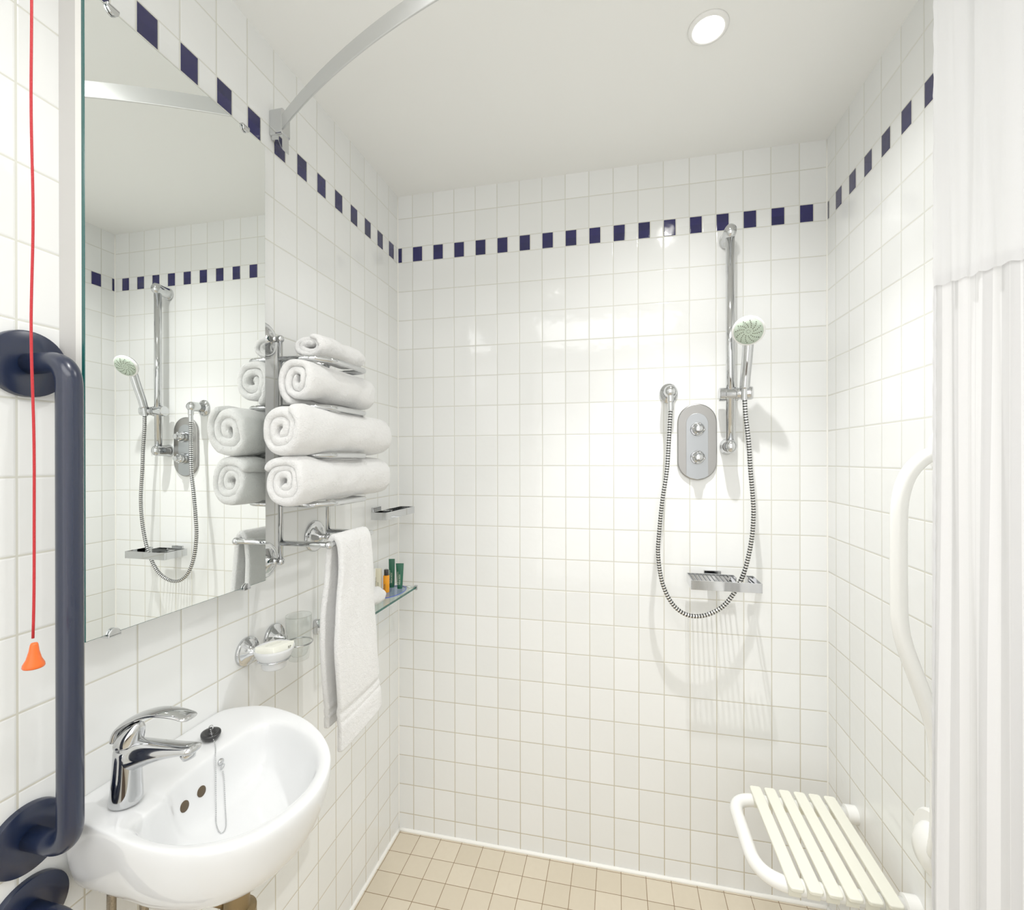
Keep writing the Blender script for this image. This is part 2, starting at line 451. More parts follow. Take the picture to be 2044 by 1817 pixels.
for kind, s, z in spec:
    ring = []
    for k in range(ANG):
        o_, i_ = RO[k], RI[k]
        if kind == 'o':
            ox = BC.x+o_.x                          # the wall side stays flat on the wall
            w_ = max(0, 1-ox/.13)**1.3; tt = min(1, max(0, (s-.05)/.6))
            wy = max(0, 1-ox/.34)*(.72 if o_.y < 0 else 0)+(.62*w_ if o_.y >= 0 else 0); s2 = s+(1-s)*wy*tt*tt*(3-2*tt); sx = s+(1-s)*w_
            p = BC+V((o_.x*sx, o_.y*s2, 0))
        elif kind == 'm': p = BC+(o_*.978).lerp(i_, s)
        else: p = BC+i_*s
        p.x = max(p.x, .0005)
        zz = z
        if kind == 'o' and s < .99:                 # belly deepest in the middle, rising to the left end
            pass
        ring.append(bm.verts.new((p.x, p.y, zz)))
    rings.append(ring)
for a, b in zip(rings, rings[1:]):
    for k in range(ANG): bm.faces.new((a[k], a[(k+1) % ANG], b[(k+1) % ANG], b[k]))
bm.faces.new(rings[0][::-1]); bm.faces.new(rings[-1])
wb = thing('washbasin', 'small white ceramic washbasin with rounded front fixed to the left wall', 'washbasin', (0, -.868, .672))
bowl = finish('bowl', bm, M['ceramic'], wb, sub=2)
# overflow holes in the back slope of the bowl, waste in the bottom
for c, nn in (((.1007, -.8695, .757), (.98, .04, .18)), ((.1020, -.9000, .7559), (.98, .08, .21))):
    finish('overflow_hole', lathe(c, nn, [(.0078, -.004), (.0078, .0006), (.0068, .0012), (0, .0012)], 28), M['dark'], wb)

# mixer tap
TX, TY = .072, -.962
tp = thing('mixer_tap', 'chrome single lever mixer tap standing on the left end of the basin', 'tap', (TX, TY, .802))
def loft(bm, sections, seg=28, cap=True):
    """sections: (centre, xvec, yvec) ellipses"""
    rings = []
    for c, xv, yv in sections:
        c = V(c); xv = V(xv); yv = V(yv)
        rings.append([bm.verts.new(c+xv*math.cos(2*PI*k/seg)+yv*math.sin(2*PI*k/seg)) for k in range(seg)])
    for a, b in zip(rings, rings[1:]):
        for k in range(seg): bm.faces.new((a[k], a[(k+1) % seg], b[(k+1) % seg], b[k]))
    if cap: bm.faces.new(rings[0][::-1]); bm.faces.new(rings[-1])
bm = bmesh.new()
S = []
for h, r, sh, ry in ((0, .0215, 0, .0195), (.004, .0212, 0, .0193), (.02, .0195, .001, .018), (.04, .0178, .002, .0168), (.06, .0172, .003, .0163), (.074, .0175, .004, .0165), (.079, .0172, .0045, .0163)):
    S.append(((TX+sh, TY, .8025+h), (r, 0, 0), (0, ry, 0)))
loft(bm, S, 36); finish('body', bm, M['chrome'], tp, sub=1)
# spout
bm = bmesh.new(); S = []
for t in [k/10 for k in range(11)]:
    x = TX+.002+.100*t; zc = .868+.020*t**.8-.004*t*t; w = .0165-.0045*t; hh = .019*(1-t)**1.6+.0068
    S.append(((x, TY+.012*t, zc), (-.15*hh*(1-t), 0, hh), (0, w, 0)))
S.append(((TX+.1065, TY+.0128, .8835), (0, 0, .004), (0, .009, 0)))
loft(bm, S, 28); finish('spout', bm, M['chrome'], tp, sub=1)
finish('aerator', lathe((TX+.092, TY+.0112, .881), (.25, 0, -1), [(.0098, -.003), (.0098, .005), (.0088, .0075), (.0078, .0115), (.0065, .012), (0, .011)], 28), M['chrome'], tp)
# lever cap and curved lever
bm = bmesh.new(); S = []
for h, r, sh in ((0, .0174, .0045), (.004, .0180, .0045), (.010, .0182, .006), (.018, .0170, .009), (.026, .0135, .014), (.033, .0085, .018), (.036, .003, .022)):
    S.append(((TX+sh, TY, .882+h), (r, 0, r*.15), (0, r*.95, 0)))
loft(bm, S, 36); lv = finish('lever', bm, M['chrome'], tp, sub=1)
bm = bmesh.new(); S = []
path = smooth_path([(TX-.012, TY, .888), (TX-.003, TY, .907), (TX+.018, TY+.002, .922), (TX+.047, TY+.005, .9315), (TX+.078, TY+.008, .9315), (TX+.101, TY+.011, .926)], 5)
for i, p in enumerate(path):
    t = i/(len(path)-1)
    tg = (path[min(i+1, len(path)-1)]-path[max(i-1, 0)]).normalized()
    up = V((0, 1, 0)).cross(tg).normalized()
    hh = .0058-.0020*t if t < .97 else .0022
    w = (.0150-.0030*abs(t-.3)*1.5) if t < .97 else .0085
    S.append((p, up*hh, V((0, 1, 0))*w))
loft(bm, S, 24); finish('lever_arm', bm, M['chrome'], lv, sub=1)

# plug and ball chain
pl = thing('basin_plug', 'black rubber basin plug lying on the basin deck with a ball chain', 'plug', (.0615, -.811, .803))
finish('plug', lathe((.0600, -.813, .8035), (.10, -.05, 1), [(.0115, 0), (.0145, .003), (.0152, .0075), (.0148, .0095), (.0105, .010), (.006, .0085), (.0045, .014), (.0045, .0165), (0, .017)], 36), M['rubber'], pl)
bm = bmesh.new()
bmesh.ops.create_uvsphere(bm, u_segments=4, v_segments=3, radius=.0001, matrix=Matrix.Translation((.06, -.813, .815)))
add_tube(bm, [V((.0600, -.813, .8195))+V((math.cos(a)*.0042, math.sin(a)*.002, math.sin(a)*.004)) for a in [2*PI*k/24 for k in range(24)]], .0008, 8, closed=True)
finish('ring', bm, M['chrome'], pl)
CHAIN = [(.062, -.816, .822), (.070, -.820, .812), (.0815, -.8250, .8005), (.0955, -.8385, .7925), (.0995, -.8415, .7698), (.1053, -.8473, .7425), (.1170, -.8584, .7210), (.1290, -.8702, .7124), (.1424, -.8784, .7080), (.1490, -.8777, .7069), (.1440, -.8670, .7078), (.1245, -.8481, .7148), (.1100, -.8347, .7305), (.1033, -.8290, .7500), (.1003, -.8290, .7640)]
P = smooth_path(CHAIN, 10); acc = 0; last = P[0]; bm = bmesh.new()
for p in P[1:]:
    seg = (p-last).length; acc += seg
    while acc > .0029:
        acc -= .0029
        q = p-(p-last).normalized()*acc if seg > 0 else p
        bmesh.ops.create_icosphere(bm, subdivisions=1, radius=.00115, matrix=Matrix.Translation(q))
    last = p
finish('ball_chain', bm, M['chrome'], pl)
bm = bmesh.new()
add_lathe(bm, (.0966, -.8298, .7775), (.99, -.02, .15), [(.0055, -.003), (.0055, .002), (.003, .004), (0, .0045)], 20)
add_tube(bm, [V((.1010, -.8298, .7700))+V((math.sin(a)*.0015, math.cos(a)*.0035, math.sin(a)*.0045)) for a in [2*PI*k/20 for k in range(20)]], .0007, 8, closed=True)
finish('chain_stay', bm, M['chrome'], pl)

# pipes under the basin
wt = thing('bottle_trap', 'tarnished waste trap below the washbasin', 'waste trap', (.165, -.868, .45))
finish('trap_body', lathe((.165, -.868, .675), (0, 0, -1), [(.022, 0), (.022, .016), (.026, .018), (.026, .036), (.018, .038), (.018, .09), (.027, .094), (.027, .17), (.018, .182), (0, .184)], 32), M['brass'], wt, angle=35)
finish('outlet_pipe', tube([(.15, -.868, .60), (.002, -.868, .60)], .0155, 20), M['brass'], wt)
bh = thing('braided_hose', 'nearer braided steel supply hose under the left end of the basin', 'hose', (.06, -.972, .3))
finish('hose', tube(smooth_path([(.060, -.972, .69), (.058, -.972, .60), (.045, -.968, .45), (.02, -.96, .33), (.003, -.955, .30)], 8), .0055, 14), M['braid'], bh)
bh = thing('braided_hose', 'braided steel supply hose under the basin, nearer the waste trap', 'hose', (.085, -.955, .3))
finish('hose', tube(smooth_path([(.088, -.950, .69), (.088, -.950, .60), (.075, -.94, .45), (.03, -.93, .33), (.003, -.925, .30)], 8), .0055, 14), M['braid'], bh)

# ------------------------------------------------------------------ towel rack
P1 = V((.042, -.622, 0)); P2 = V((.038, -.452, 0))
rk = thing('towel_rack', 'wall mounted chrome towel rack with four shelf loops and a lower towel bar', 'towel rack', (0, -.54, 1.05))
def ornate(bm, c, axis, r):
    add_lathe(bm, c, axis, [(r, 0), (r, .003), (r*.93, .0058), (r*.84, .0062), (r*.80, .0052), (r*.66, .0085), (r*.42, .013), (r*.27, .020), (r*.17, .026), (r*.16, .034)], 44)
for P, z0, z1, fl in ((P1, 1.062, 1.540, (1.5375, 1.064)), (P2, 1.085, 1.520, (1.5175, 1.089))):
    finish('post', tube([(P.x, P.y, z0), (P.x, P.y, z1)], .0052, 20), M['chrome'], rk)
    for z in fl:
        bm = bmesh.new(); ornate(bm, (0, P.y, z), (1, 0, 0), .0385)
        finish('wall_flange', bm, M['chrome'], rk)
        bm = bmesh.new(); add_sphere(bm, (P.x, P.y, z), .0082); finish('ball_joint', bm, M['chrome'], rk)
for z in (1.494, 1.3915, 1.290, 1.186):
    pth = round_path([(P1.x, P1.y, z), (.118, P1.y, z), (.1465, P1.y+.035, z), (.1465, P2.y-.012, z), (.1300, P2.y, z), (P2.x, P2.y, z)], .016, 6)
    finish('shelf_loop', tube(pth, .0062, 16), M['chrome'], rk)
zb = 1.103
finish('towel_bar', tube(round_path([(P1.x, P1.y, zb), (.158, P1.y, zb), (.158, P2.y, zb), (P2.x, P2.y, zb)], .006, 6), .0058, 18), M['chrome'], rk)
for y in (P1.y,):
    bm = bmesh.new(); add_sphere(bm, (.158, y, zb), .0085); finish('bar_knob', bm, M['chrome'], rk)

# rolled towels: each a spiral of thick terry cloth, axis along the wall
def towel_roll(label, cx, cz, rx, rz, y0, y1, turns, th, phase, seed, tail=None, inner_r=.16, group=None, name='rolled_towel', cat='towel', squeeze=0):
    bm = bmesh.new(); N = int(44*turns); ny = 16; cols = []
    o = V((seed*3.1, seed*1.7, seed*5.3))
    pathpts = []
    for i in range(N+1):
        s = i/N; a = phase+2*PI*turns*s
        rho = inner_r+(1-inner_r-th*.5/min(rx, rz))*s
        ca, sa = math.cos(a), math.sin(a)
        e = .86
        x = cx+rx*rho*math.copysign(abs(ca)**e, ca); z = cz+rz*rho*math.copysign(abs(sa)**e, sa)
        pathpts.append(V((x, 0, z)))
    if tail: pathpts += [V((x, 0, z)) for x, z in tail]
    T = []
    n = len(pathpts)
    for i in range(n):
        t = (pathpts[min(i+1, n-1)]-pathpts[max(i-1, 0)]).normalized(); T.append(V((t.z, 0, -t.x)))
    for i in range(n):
        s = i/n; p = pathpts[i]; nr = T[i]; h = th*.5*(.93)
        if i == 0 or i == n-1: h *= .35
        elif i == 1 or i == n-2: h *= .75
        jit = .006*noise.noise(V((s*turns*2.3, seed*9, 0)))+.004*(1-s)
        ya, yb = y0+jit+.003, y1-jit
        prof = []
        for k in range(ny+1): prof.append((ya+(yb-ya)*k/ny, h))
        for k in range(1, 5): prof.append((yb+h*math.sin(PI*k/5), h*math.cos(PI*k/5)))
        for k in range(ny+1): prof.append((yb+(ya-yb)*k/ny, -h))
        for k in range(1, 5): prof.append((ya-h*math.sin(PI*k/5), -h*math.cos(PI*k/5)))
        ring = []
        for y, q in prof:
            c = p+nr*q+V((0, y, 0))
            w = noise.noise(c*26+o)*.0038+noise.noise(c*70+o)*.0022+noise.noise(c*190+o)*.0010
            # slight taper toward both ends of the roll
            e = min(1, min(y-y0, y1-y)/.03+.55) if s > .55 else 1
            e = .90+.10*max(0, e)
            # the cloth bulges past the bars of the rack at the free end and outward
            fat = squeeze*(1-.5*min(1, max(0, (y+.645)/.03)))*(1 if c.x < .14 else .75) if squeeze else 0
            c2 = V((cx+(c.x-cx)*e, c.y, cz+(c.z-cz)*e*(1+fat)))+nr*w+V((0, w*.8, 0))
            ring.append(bm.verts.new(c2))
        cols.append(ring)
    m_ = len(cols[0])
    for a, b in zip(cols, cols[1:]):
        for k in range(m_): bm.faces.new((a[k], a[(k+1) % m_], b[(k+1) % m_], b[k]))
    bm.faces.new(cols[0][::-1]); bm.faces.new(cols[-1])
    return tag(finish(name, bm, M['terry'], sub=1), label, cat, group)
G = 'rolled towels on the rack'
towel_roll('small flattened white towel roll on the topmost loop of the rack', .092, 1.5270, .050, .0275, -.600, -.440, 2.2, .0135, .3, 1, inner_r=.22, group=G)
towel_roll('white rolled towel just under the top loop of the rack', .099, 1.4440, .0515, .0490, -.644, -.395, 2.4, .0165, 2.0, 2, inner_r=.10, group=G, squeeze=.14)
towel_roll('large white rolled towel, third from the top of the rack', .105, 1.3405, .0550, .0500, -.698, -.345, 2.5, .0190, 4.3, 3, inner_r=.10, group=G, squeeze=.26)
towel_roll('large white rolled towel on the lowest loop of the rack', .106, 1.2350, .0550, .0480, -.692, -.340, 2.8, .0170, 4.0, 4, inner_r=.10, group=G, squeeze=.22)

# hanging hand towel
bm = bmesh.new()
prof = [(.1430, .712), (.1405, .75), (.1395, .85), (.1405, .95), (.1435, 1.04), (.1465, 1.085), (.1500, 1.107), (.1590, 1.1175), (.1690, 1.108), (.1735, 1.085), (.1755, 1.03), (.1765, .95), (.1770, .85), (.1775, .76), (.1790, .683)]
prof = [(p.x, p.z) for p in smooth_path([(a, 0, b) for a, b in prof], 12)]
NY = 26; grid = []
for j, (x, z) in enumerate(prof):
    row = []
    back = j < len(prof)*.5
    for k in range(NY+1):
        s = k/NY
        drop = max(0, (1.08-z)/.4)
        y0 = -.6145-.012*drop*(0 if back else 1)+(.006*math.sin(z*19)); y1 = -.4870+.022*drop**2*(0 if back else 1)
        y = y0+(y1-y0)*s
        amp = .0055*drop
        xx = x+amp*math.sin(s*5.2+z*4+(1.2 if back else 0))*(1 if not back else .5)+noise.noise(V((s*4, z*14, 3 if back else 9)))*.0022
        if not back: xx += .012*drop*math.sin(s*PI*.9)
        if abs(z-.757) < .006 or abs(z-.737) < .003: xx += (-.0035 if not back else .0025)
        zz = z
        if j > len(prof)-28: zz = z-.010*math.sin(s*4.1+.9)*((j-(len(prof)-28))/28)
        row.append(bm.verts.new((xx, y, zz)))
    grid.append(row)
for a, b in zip(grid, grid[1:]):
    for k in range(NY): bm.faces.new((a[k], a[k+1], b[k+1], b[k]))
ht = thing('hand_towel', 'white terry hand towel draped over the lower bar of the rack', 'towel', (.16, -.54, 1.11))
finish('cloth', bm, M['terry'], ht, solid=.0125, sub=1)

# ------------------------------------------------------------------ soap dish, tumbler, glass shelf
def wall_rose(bm, y, z, r=.029):
    add_lathe(bm, (0, y, z), (1, 0, 0), [(r, 0), (r, .004), (r*.96, .006), (r*.86, .0062), (r*.82, .0072), (r*.55, .013), (r*.36, .017), (r*.30, .021), (r*.22, .023), (r*.2, .032)], 40)
SY, SZ, SX = -.670, .889, .066
h1 = thing('soap_holder', 'chrome round wall rose and ring holding the frosted soap dish', 'soap holder', (0, SY, SZ))
bm = bmesh.new(); wall_rose(bm, SY, SZ); finish('rose', bm, M['chrome'], h1)
finish('ring', tube([(SX+.0285*math.cos(a), SY+.0285*math.sin(a), SZ-.009) for a in [2*PI*k/40 for k in range(40)]], .0019, 12, closed=True), M['chrome'], h1)
finish('arm', tube([(.028, SY, SZ), (.034, SY, SZ-.006), (SX-.028, SY, SZ-.009)], .0028, 12), M['chrome'], h1)
tag(finish('soap_dish', lathe((SX, SY, SZ-.027), (0, 0, 1), [(.0, 0), (.0205, 0), (.0225, .003), (.0235, .0155), (.0262, .0175), (.0275, .0185), (.032, .024), (.0365, .036), (.0375, .041), (.0360, .0415), (.0345, .037), (.029, .027), (.02, .0225), (0, .0215)], 44), M['frost']),
    'frosted white glass soap dish resting in the chrome ring', 'soap dish')
def obox(bm, c, ax, ay, az):
    c, ax, ay, az = V(c), V(ax), V(ay), V(az)
    v = [bm.verts.new(c+ax*i+ay*j+az*k) for i in (-1, 1) for j in (-1, 1) for k in (-1, 1)]
    for f in ((0, 1, 3, 2), (4, 6, 7, 5), (0, 4, 5, 1), (2, 3, 7, 6), (0, 2, 6, 4), (1, 5, 7, 3)): bm.faces.new([v[i] for i in f])
ca, sa = math.cos(-.05), math.sin(-.05)
sb = thing('soap_box', 'ivory boxed soap bar sitting in the frosted dish', 'soap', (SX, SY, SZ+.012))
bm = bmesh.new(); az = V((-.10, .12, 1)).normalized(); ax = V((ca, sa, .1)).normalized(); ay = az.cross(ax).normalized(); ax = ay.cross(az)
cc = V((SX+.001, SY+.001, SZ+.0115))
obox(bm, cc, ax*.0225, ay*.0275, az*.0078)
finish('carton', bm, M['soapbox'], sb, smooth=False, bevel=.0008)
for dx, w in ((-.008, .034), (-.003, .040), (.002, .030)):
    bm = bmesh.new(); obox(bm, cc+az*.0079+ax*dx, ax*.0004, ay*w*.5, az*.0001); finish('printed_line', bm, M['inkgrey'], sb, smooth=False)
lettering('RP', .0075, cc+ax*.0227-az*.004-ay*(-.010), ay, az, M['inkdark'], sb)

UY, UZ, UX = -.594, .889, .064
h2 = thing('tumbler_holder', 'chrome round wall rose and ring holding the clear tumbler', 'tumbler holder', (0, UY, UZ))
bm = bmesh.new(); wall_rose(bm, UY, UZ); finish('rose', bm, M['chrome'], h2)
finish('ring', tube([(UX+.0278*math.cos(a), UY+.0278*math.sin(a), UZ-.006) for a in [2*PI*k/40 for k in range(40)]], .0017, 12, closed=True), M['chrome'], h2)
finish('arm', tube([(.028, UY, UZ), (UX-.0275, UY, UZ-.006)], .0026, 12), M['chrome'], h2)
bm = bmesh.new(); seg = 48; prof = [(.0, .0), (.0195, 0), (.021, .002), (.0225, .03), (.0255, .04), (.0262, .07), (.0268, .098), (.0256, .0983), (.0248, .07), (.0238, .042), (.0205, .034), (.019, .008), (0, .007)]
rings = []
for r, h in prof:
    if r == 0: rings.append([bm.verts.new((UX, UY, UZ-.043+h))]); continue
    rings.append([bm.verts.new((UX+math.cos(2*PI*k/seg)*r*(1+(.022*math.cos(12*2*PI*k/seg) if .005 < h < .095 else 0)), UY+math.sin(2*PI*k/seg)*r*(1+(.022*math.cos(12*2*PI*k/seg) if .005 < h < .095 else 0)), UZ-.043+h)) for k in range(seg)])
for a, b in zip(rings, rings[1:]):
    for k in range(seg):
        k2 = (k+1) % seg
        if len(a) == 1: bm.faces.new((a[0], b[k2], b[k]))
        elif len(b) == 1: bm.faces.new((a[k], a[k2], b[0]))
        else: bm.faces.new((a[k], a[k2], b[k2], b[k]))
tag(finish('tumbler', bm, M['glass'], sub=1), 'clear fluted glass tumbler hanging in its chrome ring', 'glass')

SH = .8600
sh = thing('glass_shelf', 'clear glass shelf with green edge carrying the toiletries near the corner', 'shelf', (0, -.262, SH))
Y0, Y1 = -.448, -.078
finish('glass_pane', box((.008, Y0, SH), (.1, Y1, SH+.006)), M['shelfglass'], sh, smooth=False)
finish('front_edge', box((.1, Y0, SH), (.1008, Y1, SH+.006)), M['glassedge'], sh, smooth=False)
for y, s in ((Y0, -1), (Y1, 1)):
    bm = bmesh.new()
    pl_ = [(0, y+(-.0105 if s < 0 else -.004)+.0145*a, SH-.017+.037*b) for a, b in ((0, .12), (.15, 0), (.85, 0), (1, .12), (1, .88), (.85, 1), (.15, 1), (0, .88))]
    add_prism(bm, pl_, (1, 0, 0), .012)
    finish('bracket', bm, M['chrome'], sh, smooth=False, bevel=.002)
finish('gallery_arm', tube([(.01, Y1+.003, SH+.003), (.103, Y1+.003, SH+.003)], .004, 14), M['chrome'], sh)
finish('gallery_arm', tube([(.01, Y0-.003, SH+.003), (.103, Y0-.003, SH+.003)], .004, 14), M['chrome'], sh)
bm = bmesh.new(); obox(bm, (.1, Y1+.003, SH+.003), (.0045, 0, 0), (0, .0045, 0), (0, 0, .0075)); finish('end_cap', bm, M['chrome'], sh, smooth=False, bevel=.001)

ST = SH+.006
tr = thing('toiletries_tray', 'pale blue tinted acrylic oval tray on the glass shelf', 'tray', (.048, -.145, ST))
finish('tray_sheet', lathe((.049, -.150, ST), (0, 0, 1), [(0, .0), (.040, 0), (.040, .0022), (0, .0022)], 56, sx=1, sy=1.75, xdir=(1, 0, 0)), M['tray'], tr, smooth=False)
finish('tray_rim', tube([(.049+.0402*math.cos(a), -.150+.0704*math.sin(a), ST+.0012) for a in [2*PI*k/64 for k in range(64)]], .0012, 8, closed=True), M['trayedge'], tr)
TZ = ST+.0025
def flat_tube(label, c, z0, h, w, r, m, yaw, txt, ink, capm=None):
    """squeeze tube standing on its cap: round at the foot, flat crimp at the top"""
    t = thing('squeeze_tube', label, 'tube', (c[0], c[1], z0))
    ux = V((math.cos(yaw), math.sin(yaw), 0)); uy = V((-math.sin(yaw), math.cos(yaw), 0))
    ch = .0075
    bm = bmesh.new(); loft(bm, [((c[0], c[1], z0+ch+(h-ch)*s), ux*(r+(w-r)*s**.8), uy*(r*(1-s)**.75+.0007)) for s in (0, .03, .15, .3, .45, .6, .75, .9, .96, 1)], 32)
    finish('sleeve', bm, m, t)
    bm = bmesh.new(); loft(bm, [((c[0], c[1], z0), ux*r*.93, uy*r*.93), ((c[0], c[1], z0+ch), ux*r*.95, uy*r*.95)], 28)
    finish('cap', bm, capm or m, t, angle=40)
    n = -uy
    base = V((c[0], c[1], z0+h*.16))+n*(r*1.0+.0005)
    lettering(txt[0], .0042, base+ux*-.0030, (0, 0, 1), -ux, ink, t)
    lettering(txt[1], .0062, base+ux*.0032+V((0, 0, .001)), (0, 0, 1), -ux, ink, t)
    return t
face = math.radians(15)
flat_tube('taller slim dark green tube standing on the blue tray', (.030, -.105), TZ, .091, .0098, .0090, M['greentube'], face, ('PETER THOMAS ROTH', 'MEGA RICH'), M['inklight'])
flat_tube('shorter dark green tube nearest the end of the glass shelf', (.062, -.113), TZ, .080, .0125, .0085, M['greentube'], face, ('PETER THOMAS ROTH', 'MEGA RICH'), M['inklight'])
flat_tube('white squeeze tube beside the cream carton on the shelf', (.0175, -.205), TZ-.0025, .084, .0105, .0085, M['whitetube'], face, ('PETER THOMAS ROTH', 'ANTI-AGING'), M['inkdark'])
cb = thing('toiletry_carton', 'small cream printed carton between white tube and orange bottle', 'carton', (.017, -.170, TZ))
ux = V((math.cos(face), math.sin(face), 0)); uy = V((-math.sin(face), math.cos(face), 0))
bm = bmesh.new(); obox(bm, (.0175, -.172, TZ+.037), ux*.0110, uy*.0070, (0, 0, .037)); finish('carton', bm, M['creambox'], cb, smooth=False, bevel=.0006)
n = -uy
lettering('ANTI-AGING', .0068, V((.0175, -.172, TZ+.010))+n*.0072+ux*-.003, (0, 0, 1), -ux, M['inkdark'], cb)
lettering('BATH SOAP', .0045, V((.0175, -.172, TZ+.010))+n*.0072+ux*.004, (0, 0, 1), -ux, M['inkdark'], cb)
ob = thing('shampoo_bottle', 'orange bottle with a black cap standing on the shelf', 'bottle', (.040, -.160, TZ))
finish('bottle', lathe((.040, -.160, TZ), (0, 0, 1), [(.0085, 0), (.0095, .002), (.0095, .048), (.0090, .0515), (.005, .053)], 32), M['amber'], ob, angle=50)
finish('cap', lathe((.040, -.160, TZ+.0525), (0, 0, 1), [(.0068, 0), (.0070, .001), (.0068, .0165), (.0060, .018), (0, .018)], 28), M['blackcap'], ob, angle=50)
lettering('PETER', .0058, V((.040, -.160, TZ+.012))+n*.0097+ux*-.001, (0, 0, 1), -ux, M['inkdark'], ob)
towel_roll('small white rolled flannel at the near end of the glass shelf', .0640, ST+.0250, .0330, .0245, -.385, -.262, 2.2, .0095, 1.0, 6, inner_r=.2, name='rolled_flannel', cat='towel')

# ------------------------------------------------------------------ wire baskets
def basket(label, o, ux, uy, L, D, z0, z1, notch, n_slats):
    """o: wall corner; ux along the wall, uy away from the wall"""
    o, ux, uy = V(o), V(ux), V(uy)
    t = thing('shower_basket', label, 'basket', o+ux*L*.5+V((0, 0, z0)))
    W = lambda a, b, z: o+ux*a+uy*b+V((0, 0, z))
    d0 = .032
    def plate(name, p, q, za, zb, th=.0022):
        bm = bmesh.new(); a = V(p); b = V(q); dirv = (b-a).normalized(); nv = V((0, 0, 1)).cross(dirv)*th*.5
        add_prism(bm, [W(0, 0, 0)*0+a+nv+V((0, 0, za)), b+nv+V((0, 0, za)), b-nv+V((0, 0, za)), a-nv+V((0, 0, za))], (0, 0, 1), zb-za)
        finish(name, bm, M['chrome'], t, smooth=False, bevel=.0006)
    plate('front_band', W(0, D, 0), W(L, D, 0), z0, z1)
    plate('end_band', W(0, D, 0), W(0, d0, 0), z0, z1)
    plate('end_band', W(L, D, 0), W(L, d0, 0), z0, z1)
    n0, n1 = notch
    if n0 > .01: plate('rear_band', W(0, d0, 0), W(n0, d0, 0), z0, z1)
    plate('rear_band', W(n1, d0, 0), W(L, d0, 0), z0, z1)
    plate('notch_band', W(n0, d0, 0), W(n0, d0+.03, 0), z0, z1) if n0 > .01 else None
    plate('notch_band', W(n1, d0, 0), W(n1, d0+.03, 0), z0, z1)
    for k in range(n_slats):
        a = L*(k+.5)/n_slats
        s0 = d0 if not (n0-.006 < a < n1+.006) else d0+.062
        bm = bmesh.new()
        A = W(a-.0022, s0, z0+.003); B = W(a+.0022, s0, z0+.003); C = W(a+.0022, D, z0+.003); Dd = W(a-.0022, D, z0+.003)
        add_prism(bm, [A, B, C, Dd], (0, 0, 1), .0014)
        finish('slat', bm, M['chrome'], t, smooth=False)
    a = L*.42
    bm = bmesh.new(); add_prism(bm, [W(a-.024, 0, z0+.004), W(a+.024, 0, z0+.004), W(a+.024, .008, z0+.004), W(a-.024, .008, z0+.004)], (0, 0, 1), .026)
    finish('wall_mount', bm, M['chrome'], t, smooth=False, bevel=.0015)
    bm = bmesh.new(); add_prism(bm, [W(a-.016, .006, z0+.006), W(a+.016, .006, z0+.006), W(a+.016, d0, z0+.006), W(a-.016, d0, z0+.006)], (0, 0, 1), .010)
    finish('mount_arm', bm, M['chrome'], t, smooth=False, bevel=.001)
    return t
basket('flat chrome soap basket on the back wall under the shower valve', (.942, 0, 0), (1, 0, 0), (0, -1, 0), .180, .120, .918, .944, (.128, .160), 15)
basket('flat chrome soap basket on the left wall near the corner', (0, -.235, 0), (0, 1, 0), (1, 0, 0), .190, .080, 1.102, 1.124, (.055, .075), 15)

# ------------------------------------------------------------------ shower: riser rail, hand shower, hose, outlet, valve
RX, RY = 1.0600, -.0450
rr = thing('riser_rail', 'vertical chrome shower riser rail on the back wall', 'shower rail', (RX, 0, 1.31))
finish('rail', tube([(RX, RY, 1.312), (RX, RY, 1.935)], .0125, 24), M['chrome'], rr)
for z, tilt in ((1.932, .010), (1.3160, 0)):
    finish('wall_bracket', lathe((RX-.002, 0, z-tilt*.6), (.02, -1, tilt*12), [(.0215, 0), (.0215, .005), (.0200, .008), (.0185, .020), (.0185, .052), (.0160, .061), (.009, .067), (0, .0685)], 32, sx=.92, sy=1.12, xdir=(1, 0, 0)), M['chrome'], rr)
SZ0 = 1.466
bm = bmesh.new(); add_lathe(bm, (RX-.031, RY, SZ0), (1, 0, 0), [(.0175, 0), (.0195, .002), (.0195, .015), (.0180, .017), (.0180, .042), (.0195, .043), (.0195, .050)], 28)
sl = finish('slider', bm, M['chrome'], rr, angle=35)
bm = bmesh.new(); add_lathe(bm, (RX+.019, RY-.008, SZ0), (1, -.42, 0), [(.0165, 0), (.0165, .016), (.0150, .020), (.0190, .024), (.0190, .033), (.0165, .038), (0, .039)], 28)
finish('holder', bm, M['chrome'], sl, angle=35)

hs = thing('hand_shower', 'chrome hand shower with pale green spray face held on the riser rail', 'hand shower', (1.0935, -.066, 1.455))
HC = V((1.0820, -.146, 1.6200)); HN = V((-.20, -.80, -.56)).normalized()
finish('head', lathe(HC, HN, [(0, -.026), (.012, -.025), (.025, -.021), (.034, -.014), (.0385, -.008), (.0395, -.004)], 44), M['chrome'], hs)
finish('rim', lathe(HC, HN, [(.0385, -.0055), (.0402, -.003), (.0405, .001), (.0385, .004), (.0355, .0045)], 44), M['whiteplastic'], hs)
fp = finish('spray_face', lathe(HC, HN, [(.0358, .001), (.0355, .0050), (.02, .0060), (0, .0064)], 44), M['face'], hs)
fx, fy = frame(HN); bm = bmesh.new()
for arm in range(12):
    for k in range(5):
        r = .0125+.0045*k; a = 2*PI*arm/12+.10*k
        c = HC+fx*r*math.cos(a)+fy*r*math.sin(a)+HN*.0058
        add_lathe(bm, c, HN, [(.00125, -.0006), (.00125, .0009), (0, .0010)], 6)
for k in range(8):
    a = 2*PI*k/8; c = HC+fx*.0045*math.cos(a)+fy*.0045*math.sin(a)+HN*.0062
    add_lathe(bm, c, HN, [(.0007, -.0004), (.0007, .0006), (0, .0007)], 6)
